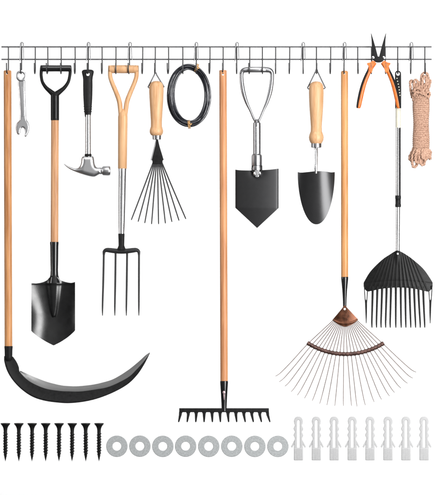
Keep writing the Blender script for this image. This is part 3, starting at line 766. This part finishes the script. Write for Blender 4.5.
low = [(-6,-8.6,-11.6,-10.4,-6.2,-2.8,161,-1),(-4.5,-6.8,-9.2,-7.8,-3.6,-1.0,167,1.6),(-2.0,-4.2,-6.2,-4.8,-1.8,0.5,163,3.4),(0,-1.8,-2.4,1.0,3.5,2.0,165,2.4),(1.0,1.0,0.6,3.6,5.8,4.5,160,3.8),(2.5,4,4.6,7.6,8.8,5.5,158,1.4),(4,6.0,7.6,9.4,9.2,6,155,-1),(5,7.4,9.0,9.6,8.0,6.2,159,0.4)]
for (a0, a1, a2, a3, a4, a5, yb_, dd) in low:
    c_ = 421.1
    rope_seg(bm, [(c_+a0,145,TD),(c_+a1*0.95,150,TD+dd),(c_+a2*0.97,156.5,TD+dd*1.2),(c_+(a2+a3)/2,yb_-1.4,TD+dd*1.1),(c_+a3*0.6+a4*0.4,yb_,TD+dd),(c_+a4,yb_-4,TD+dd*0.5),(c_+a5,150,TD),(c_+a5*0.8,145,TD)], 1.4)
obj('bottom_loop', bm, 'rope', t)

# ------------------------------------------------------------------ screws
ORD = ['leftmost', 'second', 'third', 'fourth', 'fifth', 'sixth', 'seventh', 'rightmost']
SX = [5.2,18.6,32,45.5,58.9,72.1,85.5,98.9]
SD = 3.0
def screw_parts(cx):
    t = thing('screw', 'x', 'screw', cx, 424, SD)
    bm = B(); lathe(bm, [(423.3,4.3),(423.5,4.8),(424.1,4.85),(425.0,4.1),(426.6,2.9),(428.4,2.15),(430.5,1.85),(433,1.75)], cx, SD, 28)
    obj('head', bm, 'screw', t)
    bm = B(); lathe(bm, [(431,1.8),(452,1.75),(456,1.3),(459.5,0.6),(461.8,0.0)], cx, SD, 20)
    # bugle thread: a fin helix
    N_ = 16*10; ins = []; out = []
    for k in range(N_+1):
        a = 2*math.pi*k/16; y = 431.5+27.8*k/N_
        r0 = 1.5 if y < 452 else max(0.1, 1.5*(461.5-y)/9.5)
        r1 = 2.7 if 434 < y < 452 else (2.7*(461.8-y)/9.8 if y >= 452 else 1.5+1.25*(y-431.5)/2.5)
        r1 = max(r1, r0+0.05)
        ins.append([bm.verts.new((cx+r0*math.cos(a), y-0.8, SD+r0*math.sin(a))), bm.verts.new((cx+r1*math.cos(a), y, SD+r1*math.sin(a))), bm.verts.new((cx+r0*math.cos(a), y+0.8, SD+r0*math.sin(a)))])
    for a, b in zip(ins, ins[1:]):
        bm.faces.new((a[0], a[1], b[1], b[0])); bm.faces.new((a[1], a[2], b[2], b[1])); bm.faces.new((a[2], a[0], b[0], b[2]))
    obj('threaded_shank', bm, 'screw', t, angle=35)
    return t
def copy_thing(src):
    c = src.copy(); COL.objects.link(c)
    for ch in src.children:
        k = ch.copy(); COL.objects.link(k); k.parent = c
    return c
s0 = screw_parts(SX[0]); bpy.context.view_layer.update()
for i, x in enumerate(SX):
    s = s0 if i == 0 else copy_thing(s0)
    s.location = W(x, 424, SD); s.rotation_euler = (0, math.radians(random.uniform(-0.5,0.5)), math.radians(random.uniform(-60,60)) if i else 0)
    lab = {0: 'leftmost black countersunk screw in the bottom row, below the scythe', 7: 'rightmost black countersunk screw, next to the first washer'}.get(i, '%s black countersunk screw from the left in the bottom row' % ORD[i])
    tag(s, lab, 'screw', 'black screws in the bottom row')

# ------------------------------------------------------------------ washers
WX = [116.8,139.8,162.8,185.6,208.7,231.8,254.9,277.9]
wd = 3.0
w0 = None
for i, x in enumerate(WX):
    if w0 is None:
        bm = B(); lathe_d(bm, [(wd,10.5),(wd,4.6),(wd+0.2,4.45),(wd+1.3,4.45),(wd+1.6,4.7),(wd+1.6,10.35),(wd+1.2,10.7),(wd+0.3,10.7),(wd,10.5)], 0, 0, 64)
        for v in bm.verts: v.co.x *= 1.0
        w = w0 = obj('washer', bm, 'washer', origin=(0,0,wd), angle=30)
    else: w = w0.copy(); COL.objects.link(w)
    w.location = W(x, 446.4+random.uniform(-0.15,0.15), wd); w.rotation_euler = (0, random.uniform(0,6.28), 0)
    lab = {0: 'leftmost flat grey washer, beside the last screw', 7: 'rightmost flat grey washer, beside the first plastic wall plug', 4: 'fifth flat grey metal washer from the left in the row'}.get(i, '%s flat grey metal washer from the left in the row' % ORD[i])
    tag(w, lab, 'washer', 'flat grey washers in the bottom row')

# ------------------------------------------------------------------ wall plugs
AX = [298.5,316.4,334.3,352.4,370.2,388.2,406.2,424.3]
ad = 3.0
a0 = None
def plug_bm():
    bm = B(); prof = [(448.4,4.55),(441,4.0),(438.4,3.5),(437,4.2),(435.4,4.95),(433.8,4.3),(432,3.3),(430.6,4.2),(428.8,4.95),(427.2,4.2),(425.4,3.4),(423.6,4.2),(421.2,4.5),(419.2,4.05),(417.6,2.9),(416.8,1.2)]
    slot = [(1.15,419.9),(1.7,421),(1.75,448.4)]
    outl = [(-r, y) for y, r in prof] + [(r, y) for y, r in prof[::-1]]
    outl += [(1.45,448.4),(1.4,421.8),(1.0,420.6),(0.0,420.0),(-1.0,420.6),(-1.4,421.8),(-1.45,448.4)]
    slab(bm, outl, ad-1.6, ad+1.6)
    return bm
for i, x in enumerate(AX):
    if i == 0:
        t = thing('wall_plug', 'x', 'wall plug', 0, 448, ad)
        obj('split_shank', plug_bm(), 'nylon', t, bev=0.45)
        for s in (-1, 1):
            q = [(s*3.2,439.6),(s*4.4,441.0),(s*7.5,446.9),(s*6.4,448.0),(s*4.3,444.9),(s*3.4,443.8)]
            if s > 0: q = q[::-1]
            bm = B(); slab(bm, q, ad-1.0, ad+1.0); obj('wing', bm, 'nylon', t, bev=0.2)
        bm = B(); box(bm, -4.6, 4.6, 448.0, 460.5, ad-1.9, ad+1.9)
        obj('collar', bm, 'nylon', t, bev=0.6)
        bm = B()
        for k in range(5): box(bm, -3.65+k*1.6, -2.75+k*1.6, 449.2, 460.0, ad+1.7, ad+2.12)
        obj('ribbing', bm, 'nylon', t)
        a0 = t; t.location = W(x, 448, ad); bpy.context.view_layer.update()
    else:
        t = copy_thing(a0); t.location = W(x, 448, ad)
    lab = {0: 'leftmost pale plastic wall plug, beside the last washer', 7: 'rightmost pale plastic wall plug at the far end of the bottom row'}.get(i, '%s pale plastic wall plug from the left in the row' % ORD[i])
    tag(t, lab, 'wall plug', 'pale plastic wall plugs in the bottom row')

# ------------------------------------------------------------------ light
w = bpy.data.worlds.new('World'); SC.world = w; w.use_nodes = True
nt = w.node_tree; bg = nt.nodes['Background']
tc = nt.nodes.new('ShaderNodeTexCoord'); sp = nt.nodes.new('ShaderNodeSeparateXYZ')
nt.links.new(tc.outputs['Generated'], sp.inputs['Vector'])
mr = nt.nodes.new('ShaderNodeMapRange'); mr.inputs['From Min'].default_value = -1; mr.inputs['From Max'].default_value = 1
nt.links.new(sp.outputs['X'], mr.inputs['Value'])
cr = nt.nodes.new('ShaderNodeValToRGB'); nt.links.new(mr.outputs['Result'], cr.inputs['Fac'])
e = cr.color_ramp.elements
e[0].position = 0.0; e[0].color = (0.14,0.14,0.14,1)
e[1].position = 1.0; e[1].color = (0.14,0.14,0.14,1)
for p_, v_ in ((0.17,0.12),(0.27,0.42),(0.38,0.42),(0.5,0.85),(0.62,0.42),(0.73,0.35),(0.83,0.12)):
    q = e.new(p_); q.color = (v_, v_, v_, 1)
mz = nt.nodes.new('ShaderNodeMapRange'); mz.inputs['From Min'].default_value = -0.55; mz.inputs['From Max'].default_value = 0.5
mz.inputs['To Min'].default_value = 0.3; mz.inputs['To Max'].default_value = 1.35
nt.links.new(sp.outputs['Z'], mz.inputs['Value'])
vm = nt.nodes.new('ShaderNodeVectorMath'); vm.operation = 'SCALE'
nt.links.new(cr.outputs['Color'], vm.inputs[0]); nt.links.new(mz.outputs['Result'], vm.inputs['Scale'])
nt.links.new(vm.outputs['Vector'], bg.inputs['Color']); bg.inputs['Strength'].default_value = 1.0
def area(name, loc, target, sx, sy, power):
    l = bpy.data.lights.new(name, 'AREA'); l.shape = 'RECTANGLE'; l.size = sx; l.size_y = sy; l.energy = power
    o = bpy.data.objects.new(name, l); COL.objects.link(o); o.location = loc
    o.rotation_euler = (Vector(target)-Vector(loc)).to_track_quat('-Z', 'Y').to_euler()
    return o
area('softbox_right', (2.7,-3.6,0.2), (0,0,0), 1.9, 2.8, 350)
area('softbox_left', (-4.8,-1.6,0.9), (0,0,0), 0.8, 2.6, 95)
area('softbox_overhead', (0,-3.4,3.8), (0,0,0), 3.2, 1.2, 132)

# ------------------------------------------------------------------ camera
cam = bpy.data.cameras.new('camera'); co = bpy.data.objects.new('camera', cam); COL.objects.link(co)
DIST = 14.0
cam.sensor_fit = 'VERTICAL'; cam.sensor_height = 24
H = 495*S
cam.lens = 12/((H/2)/(DIST-TD*S))
cam.clip_end = 100
co.location = W(217.5, 247.5, 0) + Vector((0,-DIST,0)); co.rotation_euler = (math.radians(90),0,0)
SC.camera = co
SC.render.engine = 'CYCLES'
SC.view_settings.view_transform = 'Standard'; SC.view_settings.look = 'None'
SC.view_settings.exposure = 0; SC.view_settings.gamma = 1
